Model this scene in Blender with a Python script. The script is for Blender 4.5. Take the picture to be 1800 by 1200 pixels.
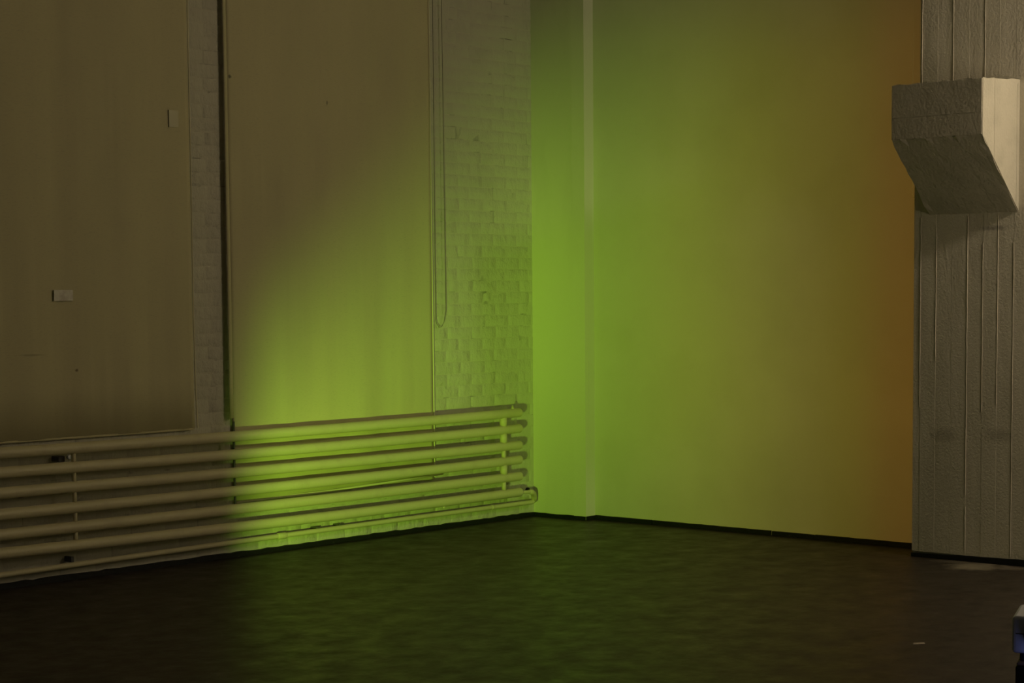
import bpy, bmesh, math, random
from mathutils import Vector, Matrix
C = bpy.context.scene
for o in list(bpy.data.objects):
    bpy.data.objects.remove(o)
LINK = C.collection.objects.link
R = math.radians

# ------------------------------------------------------------------ camera
cd = bpy.data.cameras.new('camera'); cam = bpy.data.objects.new('camera', cd); LINK(cam)
cr, cu, cv = Vector((0.66151042, -0.74989271, -0.00805523)), Vector((0.06189468, 0.0438889, 0.99711725)), Vector((0.74737742, 0.66010203, -0.07544734))
cam.matrix_world = Matrix(((cr.x, cu.x, -cv.x, -10.761), (cr.y, cu.y, -cv.y, -9.2095), (cr.z, cu.z, -cv.z, 1.6), (0, 0, 0, 1)))
cd.sensor_width = 36; cd.lens = 67.71; cd.shift_y = 0.09956; cd.clip_end = 100
C.camera = cam

# ------------------------------------------------------------------ exposure, world
vs = C.view_settings
vs.view_transform = 'Standard'; vs.look = 'None'; vs.gamma = 1; vs.exposure = 0; vs.use_curve_mapping = False
w = bpy.data.worlds.new('world'); C.world = w; w.use_nodes = True
bg = w.node_tree.nodes['Background']
bg.inputs[0].default_value = (1, .85, .62, 1); bg.inputs[1].default_value = .028

# ------------------------------------------------------------------ lights
# hall lamp on the right, beyond the column
ld = bpy.data.lights.new('hall_lamp', 'POINT'); ld.energy = 80; ld.color = (1, .80, .56); ld.shadow_soft_size = .12
lo = bpy.data.objects.new('hall_lamp', ld); LINK(lo); lo.location = (-.865, -5.95, 3.42)
# added fill light for the column and corbel, unseen, off to the right
fd = bpy.data.lights.new('column_fill', 'POINT'); fd.energy = 42; fd.color = (1, .80, .52); fd.shadow_soft_size = .35
fo = bpy.data.objects.new('column_fill', fd); LINK(fo); fo.location = (-1.45, -6.3, 2.1)

# coloured projector standing low on the floor just below the frame, its picture turned askew
# (soft slanting upper edge) and running from yellow-green to orange, cut straight at its right border
pd = bpy.data.lights.new('colour_projector', 'SPOT'); pd.energy = 1092; pd.color = (1, 1, 1)
pd.shadow_soft_size = .03; pd.spot_size = R(120); pd.spot_blend = 0
po = bpy.data.objects.new('colour_projector', pd); LINK(po)
po.location = (-6.4, -4.2, .1)
AZ0 = 26.0
po.rotation_euler = Vector((math.cos(R(AZ0)) * math.cos(R(10)), math.sin(R(AZ0)) * math.cos(R(10)), math.sin(R(10)))).to_track_quat('-Z', 'Y').to_euler()
pd.use_nodes = True
T = pd.node_tree; N = T.nodes; em = N['Emission']
def mth(op, a, b=None, c=None):
    n = N.new('ShaderNodeMath'); n.operation = op
    for i, v in enumerate((a, b, c)):
        if v is None: continue
        if isinstance(v, (int, float)): n.inputs[i].default_value = v
        else: T.links.new(v, n.inputs[i])
    return n.outputs[0]
def mrange(v, a, b, c, d):
    n = N.new('ShaderNodeMapRange'); n.interpolation_type = 'SMOOTHSTEP'
    T.links.new(v, n.inputs[0])
    for i, q in enumerate((a, b, c, d)): n.inputs[i + 1].default_value = q
    return n.outputs[0]
geo = N.new('ShaderNodeNewGeometry'); sx = N.new('ShaderNodeSeparateXYZ'); T.links.new(geo.outputs['Incoming'], sx.inputs[0])
az = mth('MULTIPLY', mth('ARCTAN2', sx.outputs[1], sx.outputs[0]), 180 / math.pi)
el = mth('MULTIPLY', mth('ARCSINE', sx.outputs[2]), 180 / math.pi)
diag = mrange(mth('ADD', el, mth('MULTIPLY', az, .6)), 31, 49, 1, 0)
side = mrange(az, 46.9, 51.7, 1, 0)
top = mrange(el, 24, 36, 1, 0)
disc = mth('MULTIPLY', diag, mth('MULTIPLY', side, top))
cut = mrange(az, 8.7, 9.4, 0, 1)
low = mth('MULTIPLY', mrange(el, -3, 9, .68, 1), mrange(el, -1.7, -.9, 0, 1))
rmp = N.new('ShaderNodeValToRGB')
T.links.new(mth('DIVIDE', az, 60), rmp.inputs[0])
stops = [(9.5, (5.2, 2.2, .25)), (11.5, (5.5, 2.75, .3)), (13.7, (5.8, 4.1, .4)), (17.3, (6.7, 5.9, .6)), (20.9, (8.2, 8.9, .8)), (24.5, (9.3, 12.6, .9)),
         (29.5, (9.2, 17.0, 1.0)), (33, (12.5, 24.0, 1.5)), (37, (12.8, 24.0, 1.7)), (41, (12.8, 24.4, 1.8)), (45, (14, 25.0, 2)), (50, (15, 28, 2.2))]
cr_ = rmp.color_ramp
while len(cr_.elements) > 1: cr_.elements.remove(cr_.elements[-1])
for i, (a, col) in enumerate(stops):
    e = cr_.elements[0] if i == 0 else cr_.elements.new(a / 60)
    e.position = a / 60; e.color = tuple(c / 28 for c in col) + (1,)
T.links.new(rmp.outputs[0], em.inputs[0])
T.links.new(mth('MULTIPLY', mth('MULTIPLY', disc, cut), low), em.inputs[1])

# ------------------------------------------------------------------ helpers
def mesh_obj(name, bm, mat, parent=None, smooth=False):
    me = bpy.data.meshes.new(name)
    bm.normal_update(); bm.to_mesh(me); bm.free()
    me.materials.append(mat)
    if smooth:
        for q in me.polygons: q.use_smooth = True
    o = bpy.data.objects.new(name, me); LINK(o)
    if parent: o.parent = parent
    return o
def shared(name, me, parent, loc=(0, 0, 0)):
    o = bpy.data.objects.new(name, me); LINK(o); o.parent = parent; o.location = loc
    return o
def box(bm, x0, x1, y0, y1, z0, z1, bev=0, seg=1):
    vsn = [bm.verts.new((x, y, z)) for x in (x0, x1) for y in (y0, y1) for z in (z0, z1)]
    F = [(0, 1, 3, 2), (4, 6, 7, 5), (0, 4, 5, 1), (2, 3, 7, 6), (0, 2, 6, 4), (1, 5, 7, 3)]
    fs = [bm.faces.new([vsn[i] for i in f]) for f in F]
    if bev:
        es = list({e for f in fs for e in f.edges})
        bmesh.ops.bevel(bm, geom=es, offset=bev, segments=seg, affect='EDGES', profile=.5)
def boxb(x0, x1, y0, y1, z0, z1, bev=0, seg=1):
    bm = bmesh.new(); box(bm, x0, x1, y0, y1, z0, z1, bev, seg); return bm
def sweep(bm, pts, rads, seg=20, dome=0):
    """round tube through pts with a radius per point, ends closed"""
    pts = [Vector(p) for p in pts]; n = len(pts)
    if not isinstance(rads, (list, tuple)): rads = [rads] * n
    d0 = (pts[1] - pts[0]).normalized()
    up = Vector((0, 0, 1)) if abs(d0.z) < .9 else Vector((0, 1, 0))
    rings = []; a = None
    for i in range(n):
        d = (pts[min(i + 1, n - 1)] - pts[max(i - 1, 0)]).normalized()
        a = d.cross(up).normalized() if a is None else (a - d * a.dot(d)).normalized()
        b = a.cross(d)
        rings.append([bm.verts.new(pts[i] + (a * math.cos(t) + b * math.sin(t)) * rads[i]) for t in [2 * math.pi * k / seg for k in range(seg)]])
    for i in range(n - 1):
        for k in range(seg):
            bm.faces.new((rings[i][k], rings[i][(k + 1) % seg], rings[i + 1][(k + 1) % seg], rings[i + 1][k]))
    bm.faces.new(list(reversed(rings[0]))); bm.faces.new(rings[-1])
    bmesh.ops.recalc_face_normals(bm, faces=bm.faces)
def capped(x0, x1, zf, y, r, nseg=14):
    """horizontal tube along x with rounded end caps"""
    P = []; Q = []
    for k in range(4):
        t = k / 4 * math.pi / 2
        P.append((x0 + .012 * (1 - math.sin(t)), y, zf(x0))); Q.append(r * (.82 + .18 * math.sin(t)))
    P = [(x0 + .000 + .003 * k, y, zf(x0)) for k in range(4)]; Q = [r * q for q in (.80, .92, .98, 1)]
    for k in range(1, nseg):
        x = x0 + (x1 - x0) * k / nseg; P.append((x, y, zf(x))); Q.append(r)
    P += [(x1 - .003 * (3 - k), y, zf(x1)) for k in range(4)]; Q += [r * q for q in (1, .98, .92, .80)]
    bm = bmesh.new(); sweep(bm, P, Q, 24); return bm
def prism(pts, axis, a, b):
    """extrude a closed outline. axis z: pts are (x,y); axis y: pts are (x,z)"""
    bm = bmesh.new()
    f = (lambda p, h: (p[0], p[1], h)) if axis == 'z' else (lambda p, h: (p[0], h, p[1]))
    A = [bm.verts.new(f(p, a)) for p in pts]; B = [bm.verts.new(f(p, b)) for p in pts]
    n = len(pts)
    for i in range(n): bm.faces.new((A[i], A[(i + 1) % n], B[(i + 1) % n], B[i]))
    bm.faces.new(A); bm.faces.new(B)
    bmesh.ops.recalc_face_normals(bm, faces=bm.faces)
    return bm
def tag(o, label=None, cat=None, group=None, kind=None):
    for k, v in (('label', label), ('category', cat), ('group', group), ('kind', kind)):
        if v: o[k] = v
    return o
def empty(name, loc=(0, 0, 0)):
    o = bpy.data.objects.new(name, None); LINK(o); o.location = loc; o.empty_display_size = .1
    return o

# ------------------------------------------------------------------ materials
def mat(name, col, rough=.8, spec=.3, bump=(), var=None, spots=(), metal=0, emit=None, weave=None):
    """bump: list of (scale, distance, detail, stretch xyz); var: (colour, scale, lo, hi, stretch); spots: (centre, radius, colour, strength)"""
    m = bpy.data.materials.new(name); m.use_nodes = True
    t = m.node_tree; n = t.nodes; L = t.links.new
    b = n['Principled BSDF']
    b.inputs['Roughness'].default_value = rough; b.inputs['Specular IOR Level'].default_value = spec
    b.inputs['Metallic'].default_value = metal; b.inputs['Base Color'].default_value = col + (1,)
    g = n.new('ShaderNodeNewGeometry'); pos = g.outputs['Position']
    def mapped(s):
        if s is None: return pos
        q = n.new('ShaderNodeMapping'); L(pos, q.inputs[0]); q.inputs['Scale'].default_value = s; return q.outputs[0]
    def noise(scale, detail, s=None, r=.55):
        q = n.new('ShaderNodeTexNoise'); q.inputs['Scale'].default_value = scale; q.inputs['Detail'].default_value = detail
        q.inputs['Roughness'].default_value = r
        L(mapped(s), q.inputs['Vector']); return q.outputs[0]
    cur = None
    def mix(fac, c2):
        nonlocal cur
        q = n.new('ShaderNodeMix'); q.data_type = 'RGBA'; L(fac, q.inputs[0])
        if cur is None: q.inputs[6].default_value = col + (1,)
        else: L(cur, q.inputs[6])
        q.inputs[7].default_value = c2 + (1,); cur = q.outputs[2]
    for c2, sc, lo, hi, s in (var or ()):
        mr = n.new('ShaderNodeMapRange'); L(noise(sc, 5, s), mr.inputs[0])
        mr.inputs[1].default_value = lo; mr.inputs[2].default_value = hi; mix(mr.outputs[0], c2)
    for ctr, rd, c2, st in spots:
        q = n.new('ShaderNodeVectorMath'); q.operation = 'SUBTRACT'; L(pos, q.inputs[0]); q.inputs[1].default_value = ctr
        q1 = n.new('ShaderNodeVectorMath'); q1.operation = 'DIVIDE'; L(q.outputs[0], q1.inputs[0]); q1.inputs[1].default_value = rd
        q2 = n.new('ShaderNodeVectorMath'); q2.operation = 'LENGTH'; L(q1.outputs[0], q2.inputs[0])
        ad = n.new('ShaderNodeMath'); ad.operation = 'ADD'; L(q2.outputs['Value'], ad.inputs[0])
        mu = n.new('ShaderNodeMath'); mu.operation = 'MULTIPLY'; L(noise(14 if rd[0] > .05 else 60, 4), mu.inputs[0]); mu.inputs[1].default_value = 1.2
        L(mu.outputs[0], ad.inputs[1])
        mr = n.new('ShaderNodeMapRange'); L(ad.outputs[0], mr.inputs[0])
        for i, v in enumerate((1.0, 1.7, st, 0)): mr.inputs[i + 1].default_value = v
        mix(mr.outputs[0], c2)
    if cur is not None: L(cur, b.inputs['Base Color'])
    prev = None
    def add_bump(h, dist, st=1):
        nonlocal prev
        q = n.new('ShaderNodeBump'); q.inputs['Distance'].default_value = dist; q.inputs['Strength'].default_value = st
        L(h, q.inputs['Height'])
        if prev: L(prev, q.inputs['Normal'])
        prev = q.outputs[0]
    for sc, dist, det, s in bump: add_bump(noise(sc, det, s), dist)
    if prev: L(prev, b.inputs['Normal'])
    if emit:
        b.inputs['Emission Color'].default_value = emit[0] + (1,); b.inputs['Emission Strength'].default_value = emit[1]
    return m

M_wall = mat('smooth_plaster', (.72, .70, .60), .85, .2, [(180, .0008, 3, None), (3, .01, 2, None)], [((.66, .64, .54), 1.6, .45, .75, None)])
M_pil = mat('pilaster_paint', (.72, .70, .58), .8, .2, [(120, .001, 3, None)], [((.64, .62, .52), 3, .5, .8, (1, 1, .3))])
M_brick = mat('painted_brick', (.60, .585, .46), .78, .25, [(26, .008, 5, None), (90, .002, 3, None), (9, .014, 4, (1.6, 1, .6))], [((.52, .50, .40), 4, .5, .8, None), ((.33, .31, .25), 26, .68, .80, (.5, 1, 2.6))])
M_mort = mat('painted_mortar', (.60, .58, .455), .85, .2, [(40, .006, 5, None)], [((.26, .25, .2), 7, .56, .72, (1, 1, .4))])
M_blind = mat('blind_cloth', (.61, .565, .335), .75, .25, [(700, .0004, 1, (1, 1, .12)), (5, .012, 2, (1, 1, .06))],
              [((.56, .52, .315), 2.2, .42, .75, (1, 1, .35)), ((.50, .46, .30), 400, .55, .75, (.1, 1, 1))],
              [((-2.945, -.02, 2.965), (.014, .1, .012), (.12, .11, .08), .8), ((-2.14, -.02, 2.86), (.010, .1, .016), (.2, .18, .12), .7),
               ((-4.13, -.02, 1.205), (.012, .1, .010), (.15, .1, .06), .8), ((-4.43, -.02, 1.30), (.10, .1, .008), (.34, .30, .18), .6)])
M_hem = mat('blind_hem', (.80, .76, .52), .4, .5)
M_tube = mat('radiator_enamel', (.66, .61, .37), .45, .4, [(60, .0015, 3, None)], [((.58, .52, .33), 8, .5, .8, None), ((.40, .34, .2), 60, .70, .78, None)])
M_steel = mat('dark_steel', (.09, .09, .085), .5, .4)
M_bright = mat('bright_metal', (.75, .78, .85), .3, .5, metal=.6)
M_black = mat('black_rubber', (.012, .012, .012), .6, .25)
M_base = mat('black_baseboard', (.010, .011, .010), .55, .25, [(30, .004, 3, None)], [((.05, .05, .045), 40, .66, .74, None)])
M_floor = mat('worn_linoleum', (.040, .032, .025), .36, .09, [(2.2, .006, 3, None), (7, .0022, 4, None), (45, .0006, 3, None)],
              [((.050, .040, .031), 2.6, .45, .75, None), ((.020, .017, .014), 6, .5, .75, (1, 1.6, 1)), ((.055, .046, .034), 24, .64, .8, None)],
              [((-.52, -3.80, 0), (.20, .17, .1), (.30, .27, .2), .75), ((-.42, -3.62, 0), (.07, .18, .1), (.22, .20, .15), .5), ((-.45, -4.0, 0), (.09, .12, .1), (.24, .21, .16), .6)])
M_conc = mat('painted_concrete', (.64, .61, .50), .82, .25, [(70, .004, 5, None), (220, .0012, 2, None), (9, .006, 3, (1, 1, .25))],
             [((.56, .53, .43), 6, .45, .75, (1, 1, .2))],
             [((-.35, -3.85, .766), (.03, .1, .05), (.3, .28, .22), .5), ((-.35, -3.49, .75), (.045, .1, .05), (.36, .33, .26), .6), ((-.35, -3.81, 1.985), (.018, .1, .018), (.25, .23, .2), .7)])
M_corb = mat('corbel_concrete', (.62, .59, .49), .85, .2, [(60, .004, 5, None), (7, .006, 3, None)], [((.52, .50, .41), 5, .45, .75, None)])
M_ceil = mat('ceiling_paint', (.5, .48, .42), .9, .1)
M_tape = mat('pale_tape', (.74, .72, .60), .5, .4, (), [((.6, .55, .45), 20, .45, .6, None)])
M_tape2 = mat('faded_tape', (.66, .63, .44), .6, .3)
M_chain = mat('chain_beads', (.20, .19, .12), .5, .4)
M_case = mat('projector_case', (.56, .60, .68), .45, .4, [(300, .0003, 2, None)])
M_glass = mat('lens_glass', (.01, .01, .02), .12, .6)
M_blue_emit = mat('blue_emission', (.2, .25, .6), .4, .4, emit=((.25, .32, .95), .22))  # emission for the added bar behind the casing's blue tint
M_board = mat('brown_board', (.16, .115, .08), .5, .3)
M_bit = mat('pale_scrap', (.30, .26, .20), .8, .2)

# the floor's wear also shows as patches of duller and glossier surface
t_ = M_floor.node_tree; n1 = t_.nodes.new('ShaderNodeTexNoise'); n1.inputs['Scale'].default_value = 5.5; n1.inputs['Detail'].default_value = 6; n1.inputs['Roughness'].default_value = .65
g1 = t_.nodes.new('ShaderNodeNewGeometry'); t_.links.new(g1.outputs['Position'], n1.inputs['Vector'])
m1 = t_.nodes.new('ShaderNodeMapRange'); t_.links.new(n1.outputs[0], m1.inputs[0])
for i_, v_ in enumerate((.32, .70, .30, .50)): m1.inputs[i_ + 1].default_value = v_
t_.links.new(m1.outputs[0], t_.nodes['Principled BSDF'].inputs['Roughness'])

# ------------------------------------------------------------------ setting
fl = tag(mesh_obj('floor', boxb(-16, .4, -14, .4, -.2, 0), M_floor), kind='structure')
tag(mesh_obj('ceiling', boxb(-16, .4, -14, .4, 6.2, 6.4), M_ceil), kind='structure')
wl = tag(mesh_obj('wall_left', boxb(-16, .4, .0016, .35, -.2, 6.2), M_mort), kind='structure')
wr = tag(mesh_obj('wall_right', boxb(0, .4, -14, .0039, -.2, 6.2), M_wall), kind='structure')

# painted bricks of the left wall
rng = random.Random(7)
BW, BH, PX, PZ = .242, .074, .25, .0815
def brick_bm(seed, w=BW, h=BH):
    q = random.Random(seed); bm = bmesh.new()
    nx, nz = 4, 2
    grid = []
    for j in range(nz + 1):
        row = []
        for i in range(nx + 1):
            e = i in (0, nx) or j in (0, nz)
            row.append(bm.verts.new((w * (i / nx - .5) * (.985 if e else 1) + q.uniform(-.0016, .0016), q.uniform(-.0010, .0010) + (.0007 if e else 0), h * (j / nz - .5) * (.96 if e else 1) + q.uniform(-.0016, .0016))))
        grid.append(row)
    for j in range(nz):
        for i in range(nx):
            bm.faces.new((grid[j][i], grid[j][i + 1], grid[j + 1][i + 1], grid[j + 1][i]))
    ring = [grid[0][i] for i in range(nx + 1)] + [grid[j][nx] for j in range(1, nz + 1)] + [grid[nz][i] for i in range(nx - 1, -1, -1)] + [grid[j][0] for j in range(nz - 1, 0, -1)]
    back = [bm.verts.new((v.co.x * 1.025, .0024, v.co.z * 1.08)) for v in ring]
    for i in range(len(ring)):
        k = (i + 1) % len(ring); bm.faces.new((ring[k], ring[i], back[i], back[k]))
    return bm
variants = []
for s in range(8):
    me = bpy.data.meshes.new('brick'); b_ = brick_bm(s); b_.to_mesh(me); b_.free(); me.materials.append(M_brick)
    for q in me.polygons: q.use_smooth = True
    variants.append(me)
todo = []
ncourse = int(4.6 / PZ)
for c in range(ncourse):
    z = .012 + PZ * (c + .5)
    off = (c % 2) * PX / 2 + rng.uniform(-.02, .02)
    k = -25
    while True:
        x0 = k * PX + off; x1 = x0 + BW; k += 1
        if x0 > -.015: break
        x1 = min(x1, -.03)
        if x1 - x0 < .05 or x1 < -5.6: continue
        hid = (z > .34 and z < 4.55 and x0 > -2.93 and x1 < -1.23) or (z > .86 and x1 < -3.34)
        if hid: continue
        a0, a1 = x0, x1
        show = (a1 > -1.25) or (-3.34 < a1 and a0 < -2.95 and z > .75)
        vis = show and z < (3.66 if a1 > -1.4 else 3.42)
        todo.append((vis, a0, a1, z))
singles = [t for t in todo if t[0]]
singles.sort(key=lambda t: -(t[2] - t[1]) * (.6 if t[3] < .8 else 1))
rest = [t for t in todo if not t[0]] + singles[300:]
for _, a0, a1, z in singles[:300]:
    o = shared('brick', variants[rng.randrange(8)], wl, ((a0 + a1) / 2, rng.uniform(-.0008, .0006), z))
    o.scale.x = (a1 - a0) / BW
bm = bmesh.new()
for _, a0, a1, z in rest:
    b2 = brick_bm(rng.randrange(99), a1 - a0, BH)
    me = bpy.data.meshes.new('tmp'); b2.to_mesh(me); b2.free()
    me.transform(Matrix.Translation(((a0 + a1) / 2, rng.uniform(-.0008, .0006), z))); bm.from_mesh(me); bpy.data.meshes.remove(me)
tag(mesh_obj('brickwork', bm, M_brick, wl, True), kind='stuff')

# pilaster in the corner: front face, slanted arris, side
pil = tag(mesh_obj('trim_1', prism([(-.095, .0035), (-.095, -.382), (-.087, -.486), (.002, -.501), (.002, .0035)], 'z', 0, 6.2), M_pil), kind='structure')
mesh_obj('plaster_ridge', boxb(-.064, -.056, -.4925, -.486, .62, 1.24, .001), M_pil, pil)
# batten on the right wall beside the column head
tag(mesh_obj('trim_2', boxb(-.055, .001, -3.22, -3.085, 2.2, 6.2, .014, 2), M_wall), kind='structure')

# column with board-marked face and corbel
col = tag(mesh_obj('column', boxb(-.345, .001, -4.075, -3.283, 0, 2.86, .004), M_conc), kind='structure')
mesh_obj('shaft', boxb(-.345, .001, -4.075, -3.311, 2.86, 6.2, .004), M_conc, col)
cuts = [-3.279, -3.327, -3.431, -3.534, -3.639, -3.740, -3.836, -3.937, -4.077]
rb = random.Random(3)
offs = [0, .0016, .0005, .0012, .0003, .0015, .0006, .0013]
for i in range(8):
    for z0, z1, lim in ((.034, 2.858, None), (2.858, 6.2, -3.311)):
        y1 = cuts[i] if lim is None else min(cuts[i], lim)
        if y1 - cuts[i + 1] < .012: continue
        b = bmesh.new(); box(b, -.351 - offs[i], -.340, cuts[i + 1] + .0001, y1 - .0001, z0, z1, .0008)
        mesh_obj('board_panel', b, M_conc, col)
# casting ridges where the boards met
for y, z0, z1, wd in ((-3.327, .92, 2.06, .008), (-3.327, 2.86, 4.2, .005), (-3.431, 1.2, 2.0, .004), (-3.639, .40, 2.06, .007), (-3.740, .9, 1.9, .004), (-3.836, .95, 2.06, .006),
                      (-3.937, .05, 1.9, .006), (-3.534, 2.86, 4.5, .005), (-3.639, .06, .33, .010), (-3.740, 2.86, 3.6, .005)):
    b = bmesh.new(); n = 14; prev = None
    for k in range(n + 1):
        z = z0 + (z1 - z0) * k / n; ww = wd * rb.uniform(.5, 1.1); yy = y + rb.uniform(-.0012, .0012); h = .0022 * rb.uniform(.5, 1.4)
        tri = [b.verts.new((-.350, yy - ww / 2, z)), b.verts.new((-.3535 - h, yy, z)), b.verts.new((-.350, yy + ww / 2, z))]
        if prev:
            b.faces.new((prev[0], prev[1], tri[1], tri[0])); b.faces.new((prev[1], prev[2], tri[2], tri[1]))
        prev = tri
    bmesh.ops.recalc_face_normals(b, faces=b.faces)
    mesh_obj('casting_ridge', b, M_conc, col)
# corbel
X0, X1 = -.35, -.80
YA, YB = -3.382, -3.960
b = bmesh.new()
prof = [(X0 + .02, 2.838), (X1, 2.812), (X1, 2.494), (X0 + .02, 2.055)]
ny = 18; rings = []
q = random.Random(11)
def sub(pr):
    out = []
    for i in range(4):
        a, c_ = pr[i], pr[(i + 1) % 4]
        m = (1, 6, 10, 1)[i] if i != 3 else 6
        m = (8, 6, 12, 6)[i]
        for k in range(m): out.append((a[0] + (c_[0] - a[0]) * k / m, a[1] + (c_[1] - a[1]) * k / m, k == 0))
    return out
ps = sub(prof)
for j in range(ny + 1):
    y = YA + (YB - YA) * j / ny
    row = []
    for x, z, cn in ps:
        edge = cn or j in (0, ny)
        a = .0042 if edge else .0008
        row.append(b.verts.new((x + q.uniform(-a, a), y + (q.uniform(-a, a) if edge else 0), z + q.uniform(-a, a))))
    rings.append(row)
m = len(ps)
for j in range(ny):
    for i in range(m): b.faces.new((rings[j][i], rings[j][(i + 1) % m], rings[j + 1][(i + 1) % m], rings[j + 1][i]))
b.faces.new(rings[0]); b.faces.new(rings[-1])
bmesh.ops.recalc_face_normals(b, faces=b.faces)
corb = mesh_obj('corbel', b, M_corb, col)
# board marks on the corbel's lit side: three boards standing slightly proud, thin seams between
def zlow(x): return 2.494 + (2.075 - 2.494) * (x - X1) / (X0 - X1)
xs = [-.797, -.660, -.520, -.385, -.352]
for i in range(4):
    a0, a1 = xs[i] + .0008, xs[i + 1] - .0008
    pts = [(a0, zlow(a0) + .004), (a1, zlow(a1) + .004), (a1, 2.822), (a0, 2.806)]
    mesh_obj('board_panel', prism(pts, 'y', YB + .004, YB - .0026 - .0007 * (i % 2)), M_corb, corb)
for z0, z1, o_ in ((2.497, 2.6195, .0032), (2.6205, 2.809, .0038)):
    b = bmesh.new(); box(b, X1 - o_, X1 + .006, YB + .001, YA - .001, z0, z1, .0012); mesh_obj('board_panel', b, M_corb, corb)

# black baseboards with a ragged paint edge
def baseboard(name, p0, p1, depth, h0, h1, seed, jit, parent=None):
    q = random.Random(seed); b = bmesh.new(); p0, p1 = Vector(p0), Vector(p1); d = (p1 - p0); n = max(2, int(d.length / .05))
    nrm = Vector((d.y, -d.x, 0)).normalized() * depth; prev = None
    for k in range(n + 1):
        t = k / n; p = p0 + d * t; h = h0 + (h1 - h0) * t + q.uniform(-jit, jit)
        cur = [b.verts.new(p + nrm), b.verts.new(p + nrm + Vector((0, 0, h - .003))), b.verts.new(p + nrm * .6 + Vector((0, 0, h))), b.verts.new(p + Vector((0, 0, h))), b.verts.new(p)]
        if prev:
            for i in range(4): b.faces.new((prev[i], cur[i], cur[i + 1], prev[i + 1]))
        else: b.faces.new(cur)
        prev = cur
    b.faces.new(list(reversed(prev))); bmesh.ops.recalc_face_normals(b, faces=b.faces)
    o = mesh_obj(name, b, M_base, parent)
    if not parent: o['kind'] = 'structure'
    return o
baseboard('baseboard_left', (-9, .002, .0), (-.09, .002, .0), .016, .034, .030, 1, .0035)
br = baseboard('baseboard_right', (.001, -.510, 0), (.001, -1.02, 0), .014, .032, .032, 2, .001)
for ya, yb, h in ((-1.028, -2.02, .031), (-2.03, -2.36, .029), (-2.368, -3.285, .030)):
    baseboard('segment', (.001, ya, 0), (.001, yb, 0), .014, h, h, 5, .001, br)
bp = baseboard('baseboard_corner', (-.0935, -.004, 0), (-.0935, -.382, 0), .012, .030, .027, 4, .003)
baseboard('segment', (-.0935, -.382, 0), (-.0855, -.485, 0), .010, .026, .026, 6, .001, bp)
baseboard('segment', (-.0855, -.485, 0), (.0, -.500, 0), .010, .026, .030, 6, .001, bp)
baseboard('baseboard_column', (-.3535, -3.28, 0), (-.3535, -4.078, 0), .010, .026, .042, 8, .001)

# ------------------------------------------------------------------ roller blinds
def cloth(x0, x1, z0, z1, y, seed, amp=.007):
    q = random.Random(seed); b = bmesh.new(); nx = int((x1 - x0) / .03); nz = 12
    ph = [q.uniform(0, 6.28) for _ in range(4)]
    def dy(x, z):
        return amp * (math.sin(x * 9 + ph[0] + .25 * z) * .5 + math.sin(x * 19 + ph[1] - .3 * z) * .4 + math.sin(x * 33 + ph[2]) * .12) * (1.15 - .15 * z)
    for s in (0, -.0016):
        pass
    fr, bk = [], []
    for j in range(nz + 1):
        z = z0 + (z1 - z0) * j / nz
        fr.append([b.verts.new((x0 + (x1 - x0) * i / nx, y + dy(x0 + (x1 - x0) * i / nx, z), z)) for i in range(nx + 1)])
        bk.append([b.verts.new((v.co.x, v.co.y + .0016, v.co.z)) for v in fr[-1]])
    for j in range(nz):
        for i in range(nx):
            b.faces.new((fr[j][i], fr[j][i + 1], fr[j + 1][i + 1], fr[j + 1][i])); b.faces.new((bk[j][i], bk[j + 1][i], bk[j + 1][i + 1], bk[j][i + 1]))
        b.faces.new((fr[j][0], fr[j + 1][0], bk[j + 1][0], bk[j][0])); b.faces.new((fr[j][nx], bk[j][nx], bk[j + 1][nx], fr[j + 1][nx]))
    for i in range(nx):
        b.faces.new((fr[0][i], bk[0][i], bk[0][i + 1], fr[0][i + 1])); b.faces.new((fr[nz][i], fr[nz][i + 1], bk[nz][i + 1], bk[nz][i]))
    return b, dy
def edge_strip(path, w, y, t=.004):
    """thin upright strip following (x,z,extra width) points"""
    b = bmesh.new(); prev = None
    for x, z, ww in path:
        W_ = w + ww
        cur = [b.verts.new((x - W_ / 2, y + .001, z)), b.verts.new((x - W_ / 4, y - t, z)), b.verts.new((x + W_ / 4, y - t, z)), b.verts.new((x + W_ / 2, y + .001, z))]
        if prev:
            for i in range(4): b.faces.new((prev[i], cur[i], cur[(i + 1) % 4], prev[(i + 1) % 4]))
        else: b.faces.new(cur)
        prev = cur
    b.faces.new(prev); bmesh.ops.recalc_face_normals(b, faces=b.faces); return b
def blind(label, x0, x1, z0, seed, y=-.026):
    r = tag(empty('roller_blind', ((x0 + x1) / 2, y, z0)), label, 'blind')
    inv = Matrix.Translation(-Vector(r.location))
    def add(name, b, m, smooth=False):
        o = mesh_obj(name, b, m, r, smooth); o.data.transform(inv); return o
    c, dy = cloth(x0, x1, z0, 4.38, y, seed); add('cloth', c, M_blind, True)
    b = bmesh.new(); sweep(b, [(x0 - .02, y - .005, 4.41), (x1 + .02, y - .005, 4.41)], .026, 20); add('roller', b, M_hem, True)
    return r, add, dy
# left blind ends just above the top tube
b1, add, dy = blind('wide cream roller blind at far left, ending just above the radiator, with pale tape patches', -5.35, -3.276, .822, 4)
add('side_hem', edge_strip([(-3.272, 4.36, 0), (-3.270, 3.2, .001), (-3.270, 2.4, -.002), (-3.272, 1.5, -.002), (-3.268, 1.1, 0), (-3.258, .85, .003), (-3.256, .824, .003)], .009, -.030), M_hem)
add('bottom_bar', boxb(-5.34, -3.285, -.0275, -.0225, .814, .826, .001), M_blind)
add('tape_patch', boxb(-4.278, -4.148, -.0335, -.031, 1.602, 1.664, .0005), M_tape)
add('tape_patch', boxb(-3.43, -3.36, -.0335, -.031, 2.63, 2.73, .0005), M_tape2)
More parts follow.
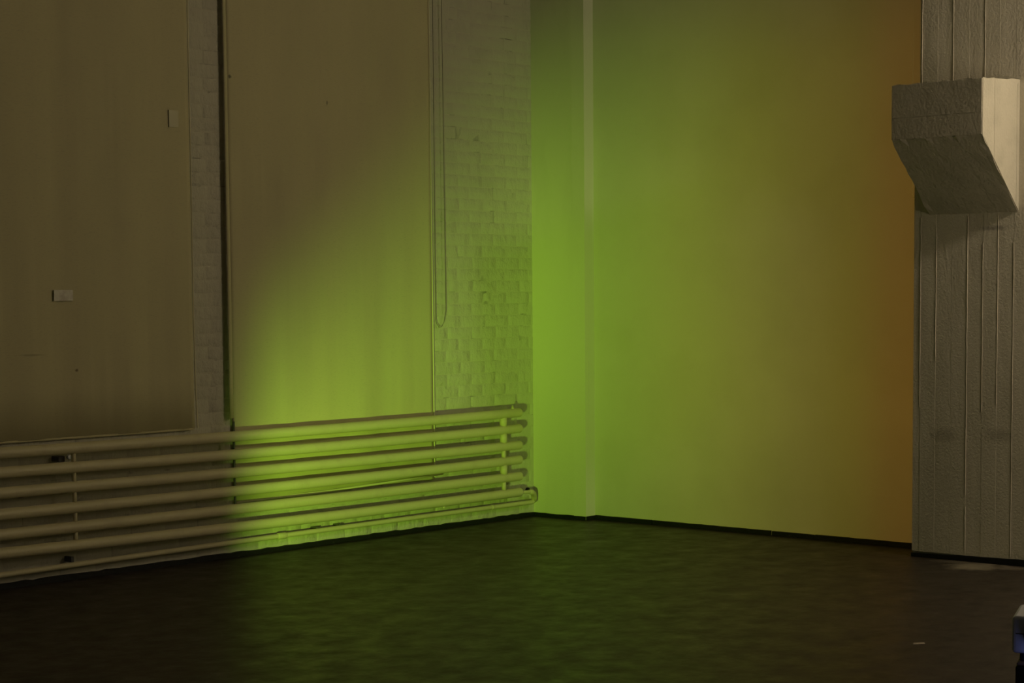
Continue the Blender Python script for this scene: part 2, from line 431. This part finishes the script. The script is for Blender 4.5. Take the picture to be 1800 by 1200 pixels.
# right blind hangs behind the radiator
b2, add, dy = blind('cream roller blind beside the brick corner, hanging down behind the radiator', -2.970, -1.187, .352, 9)
add('side_hem', edge_strip([(-1.190, 4.36, 0), (-1.188, 3.6, .001), (-1.184, 2.6, -.002), (-1.180, 1.5, 0), (-1.178, .9, .001), (-1.178, .37, .001)], .010, -.031), M_hem)
# left margin curling towards the room, wider at the bottom
b = bmesh.new(); prev = None
for k in range(13):
    t = k / 12; z = 4.36 - (4.36 - .87) * t; wd = .031 + .010 * t; xr = -2.970
    cur = [b.verts.new((xr - wd * f, -.026 - g * (.35 + .65 * t), z)) for f, g in ((0, .001), (.15, .009), (.45, .017), (.8, .019), (1, .013), (.95, .0095), (.5, .011), (.15, .004))]
    if prev:
        for i in range(8): b.faces.new((prev[i], cur[i], cur[(i + 1) % 8], prev[(i + 1) % 8]))
    else: b.faces.new(cur)
    prev = cur
b.faces.new(prev); bmesh.ops.recalc_face_normals(b, faces=b.faces)
add('curled_edge', b, M_blind, True)
# stiff bottom bar, its right tip drooping out between two tubes
b = bmesh.new(); sweep(b, [(-2.96, -.030, .345), (-2.2, -.032, .352), (-1.6, -.038, .370), (-1.11, -.044, .386)], [.008, .008, .0075, .006], 10)
add('bottom_bar', b, M_hem, True)
# bead chain loop beside it
b = bmesh.new(); pts = [(-1.118, -.030, 4.36), (-1.120, -.030, 3.0), (-1.152, -.030, 1.9), (-1.150, -.030, 1.46), (-1.140, -.030, 1.425), (-1.118, -.030, 1.400), (-1.090, -.030, 1.405), (-1.066, -.030, 1.44), (-1.048, -.030, 1.52), (-1.050, -.030, 1.9), (-1.055, -.030, 3.0), (-1.066, -.030, 4.36)]
pts[0] = (-1.146, -.030, 4.36); pts[1] = (-1.148, -.030, 3.0)
sweep(b, pts, .0021, 6); add('bead_chain', b, M_chain, True)

# ------------------------------------------------------------------ tube radiator
rad_ = tag(empty('tube_radiator', (-2.9, -.1, 0)), 'long cream radiator of six horizontal tubes along the left wall under the blinds', 'radiator')
inv = Matrix.Translation((2.9, .1, 0))
def radd(name, b, m, smooth=True):
    o = mesh_obj(name, b, m, rad_, smooth); o.data.transform(inv); return o
def quad(z0, z1, z2, xs=(-4.66, -2.65, -.36)):
    def f(x):
        a, b_, c_ = xs
        return z0 * (x - b_) * (x - c_) / ((a - b_) * (a - c_)) + z1 * (x - a) * (x - c_) / ((b_ - a) * (b_ - c_)) + z2 * (x - a) * (x - b_) / ((c_ - a) * (c_ - b_))
    return f
XS = (-4.736, -2.75, -.40)
TZ = [quad(.772, .765, .779, XS), quad(.664, .653, .665, XS), quad(.552, .541, .546, XS), quad(.433, .428, .440, XS), quad(.321, .316, .321, XS), quad(.218, .203, .206, XS)]
YR = -.124
TR = .0325
for f in TZ: radd('tube', capped(-5.6, -.386, f, YR, TR), M_tube)
for i in range(5):
    for x, r_ in ((-.565, .026 if i in (0, 1, 3) else .016), (-4.237, .0125), (-5.4, .026)):
        b = bmesh.new(); sweep(b, [(x, YR, TZ[i + 1](x) + .026), (x, YR, TZ[i](x) - .026)], r_, 16); radd('connector', b, M_tube)
# air vent on the top tube, dark wall brackets, clamp
b = bmesh.new(); zt = TZ[0](-.465) + TR - .004
sweep(b, [(-.465, YR, zt), (-.465, YR, zt + .012), (-.465, YR, zt + .013), (-.465, YR, zt + .026)], [.011, .011, .007, .007], 12); radd('air_vent', b, M_tube)
radd('wall_bracket', boxb(-3.040, -3.029, -.108, -.098, .32, .855, .001), M_steel, False)
radd('wall_bracket', boxb(-4.228, -4.208, -.064, .003, .108, .140, .002), M_steel, False)
b = boxb(-4.30, -4.255, -.070, .003, .690, .722, .004); radd('wall_clamp', b, M_steel, False)
b = bmesh.new(); sweep(b, [(-4.235, -.070, .716), (-4.235, -.082, .716), (-4.235, -.083, .716)], [.014, .014, .010], 10); radd('clamp_bolt', b, M_bright)
# thin return pipe with coupling, clips and the elbow up to the lowest tube
RZ = quad(.088, .104, .112, (-4.70, -2.69, -.32))
P = [(-5.6, -.06, RZ(-5.6))] + [(-5.6 + 5.4 * k / 14, -.06, RZ(-5.6 + 5.4 * k / 14)) for k in range(1, 15)]
b = bmesh.new(); sweep(b, P + [(-.175, -.060, RZ(-.175) + .004), (-.155, -.058, .130), (-.152, -.055, .150)], .0165, 16); radd('return_pipe', b, M_tube)
b = bmesh.new(); sweep(b, [(-.392, YR, TZ[5](-.4) - .002), (-.34, YR, .202), (-.30, -.130, .200), (-.262, -.118, .196)], .0125, 14); radd('outlet_stub', b, M_tube)
b = bmesh.new(); sweep(b, [(-.290, -.128, .199), (-.245, -.112, .192), (-.205, -.090, .176), (-.175, -.070, .150), (-.160, -.058, .120)], [.017, .020, .021, .021, .020], 16); radd('elbow', b, M_tube)
b = bmesh.new(); sweep(b, [(-.172, .003, .196), (-.172, -.012, .196)], .019, 16); radd('dark_wall_hole', b, M_black)  # black disc stands in for the shade inside a hole in the wall
for x, r_, l in ((-2.62, .021, .035), (-.62, .019, .012)):
    b = bmesh.new(); sweep(b, [(x - l, -.06, RZ(x)), (x - l + .004, -.06, RZ(x)), (x + l - .004, -.06, RZ(x)), (x + l, -.06, RZ(x))], [r_ * .9, r_, r_, r_ * .9], 16); radd('coupling', b, M_tube)
for x in (-2.30, -2.10): radd('pipe_clip', boxb(x - .018, x + .018, -.062, .003, RZ(x) + .014, RZ(x) + .024, .002), M_steel, False)
b = bmesh.new(); sweep(b, [(-1.18, YR, TZ[5](-1.18) - .028), (-1.20, YR - .006, TZ[5](-1.2) - .042)], [.011, .006], 10); radd('paint_drip', b, M_tube)

# ------------------------------------------------------------------ projector on its black box, at the right edge
A = Vector((-5.029, -6.328, 0)); nrm = Vector((-.93, -.367, 0)).normalized(); wd = Vector((-nrm.y, nrm.x, 0)); wd = wd if wd.dot(cr) > 0 else -wd
ang = math.atan2(wd.y, wd.x)
# local frame: x along the front (away from the left edge), y into the body, z up
s = tag(empty('equipment_box', A), 'black box on the floor under the projector at the lower right edge', 'box'); s.rotation_euler.z = ang
mesh_obj('body', boxb(0, .42, 0, .30, .0, .392, .006), M_black, s)
mesh_obj('top_board', boxb(.004, .416, -.002, .30, .392, .402, .002), M_board, s)
p = tag(empty('projector', A + Vector((0, 0, .402))), 'grey projector with dark round lens, cut off by the right edge', 'projector'); p.rotation_euler.z = ang
mesh_obj('casing', boxb(-.014, .33, .02, .28, .026, .149, .012, 3), M_case, p)
for x, y in ((.02, .05), (.29, .05), (.02, .25), (.29, .25)):
    b = bmesh.new(); sweep(b, [(x, y, 0), (x, y, .03)], [.012, .010], 12); mesh_obj('foot', b, M_black, p)
b = bmesh.new(); sweep(b, [(.072, .030, .092), (.072, -.004, .092), (.072, -.006, .092)], [.047, .047, .044], 28); lens = mesh_obj('lens_barrel', b, M_black, p)
b = bmesh.new(); sweep(b, [(.072, -.005, .092), (.072, -.009, .092), (.072, -.011, .092)], [.036, .028, .012], 24); mesh_obj('lens_glass', b, M_glass, lens, True)
mesh_obj('front_seam', boxb(-.002, .030, .0185, .022, .0905, .0925), M_black, p)
mesh_obj('blue_emitter', boxb(.045, .075, .0165, .022, .036, .046, .002), M_blue_emit, p)  # added glowing bar out of view, made-up source for the blue on the casing

gd = bpy.data.lights.new('casing_blue_fill', 'POINT'); gd.energy = .022; gd.color = (.32, .38, 1); gd.shadow_soft_size = .02  # added blue light that tints the lower casing front
go = bpy.data.objects.new('casing_blue_fill', gd); LINK(go); go.parent = p; go.location = (.066, -.035, .034)

# ------------------------------------------------------------------ scrap on the floor
b = bmesh.new(); v = [b.verts.new(c) for c in ((-3.00, -4.80, .0015), (-2.955, -4.835, .001), (-2.945, -4.825, .006), (-2.98, -4.79, .004), (-3.0, -4.80, .0), (-2.955, -4.835, 0), (-2.945, -4.825, .003), (-2.98, -4.79, .002))]
for f in ((0, 1, 2, 3), (7, 6, 5, 4), (0, 4, 5, 1), (1, 5, 6, 2), (2, 6, 7, 3), (3, 7, 4, 0)): b.faces.new([v[i] for i in f])
bmesh.ops.recalc_face_normals(b, faces=b.faces)
tag(mesh_obj('paper_scrap', b, M_bit), 'tiny pale scrap lying alone on the dark floor near the projector', 'scrap')
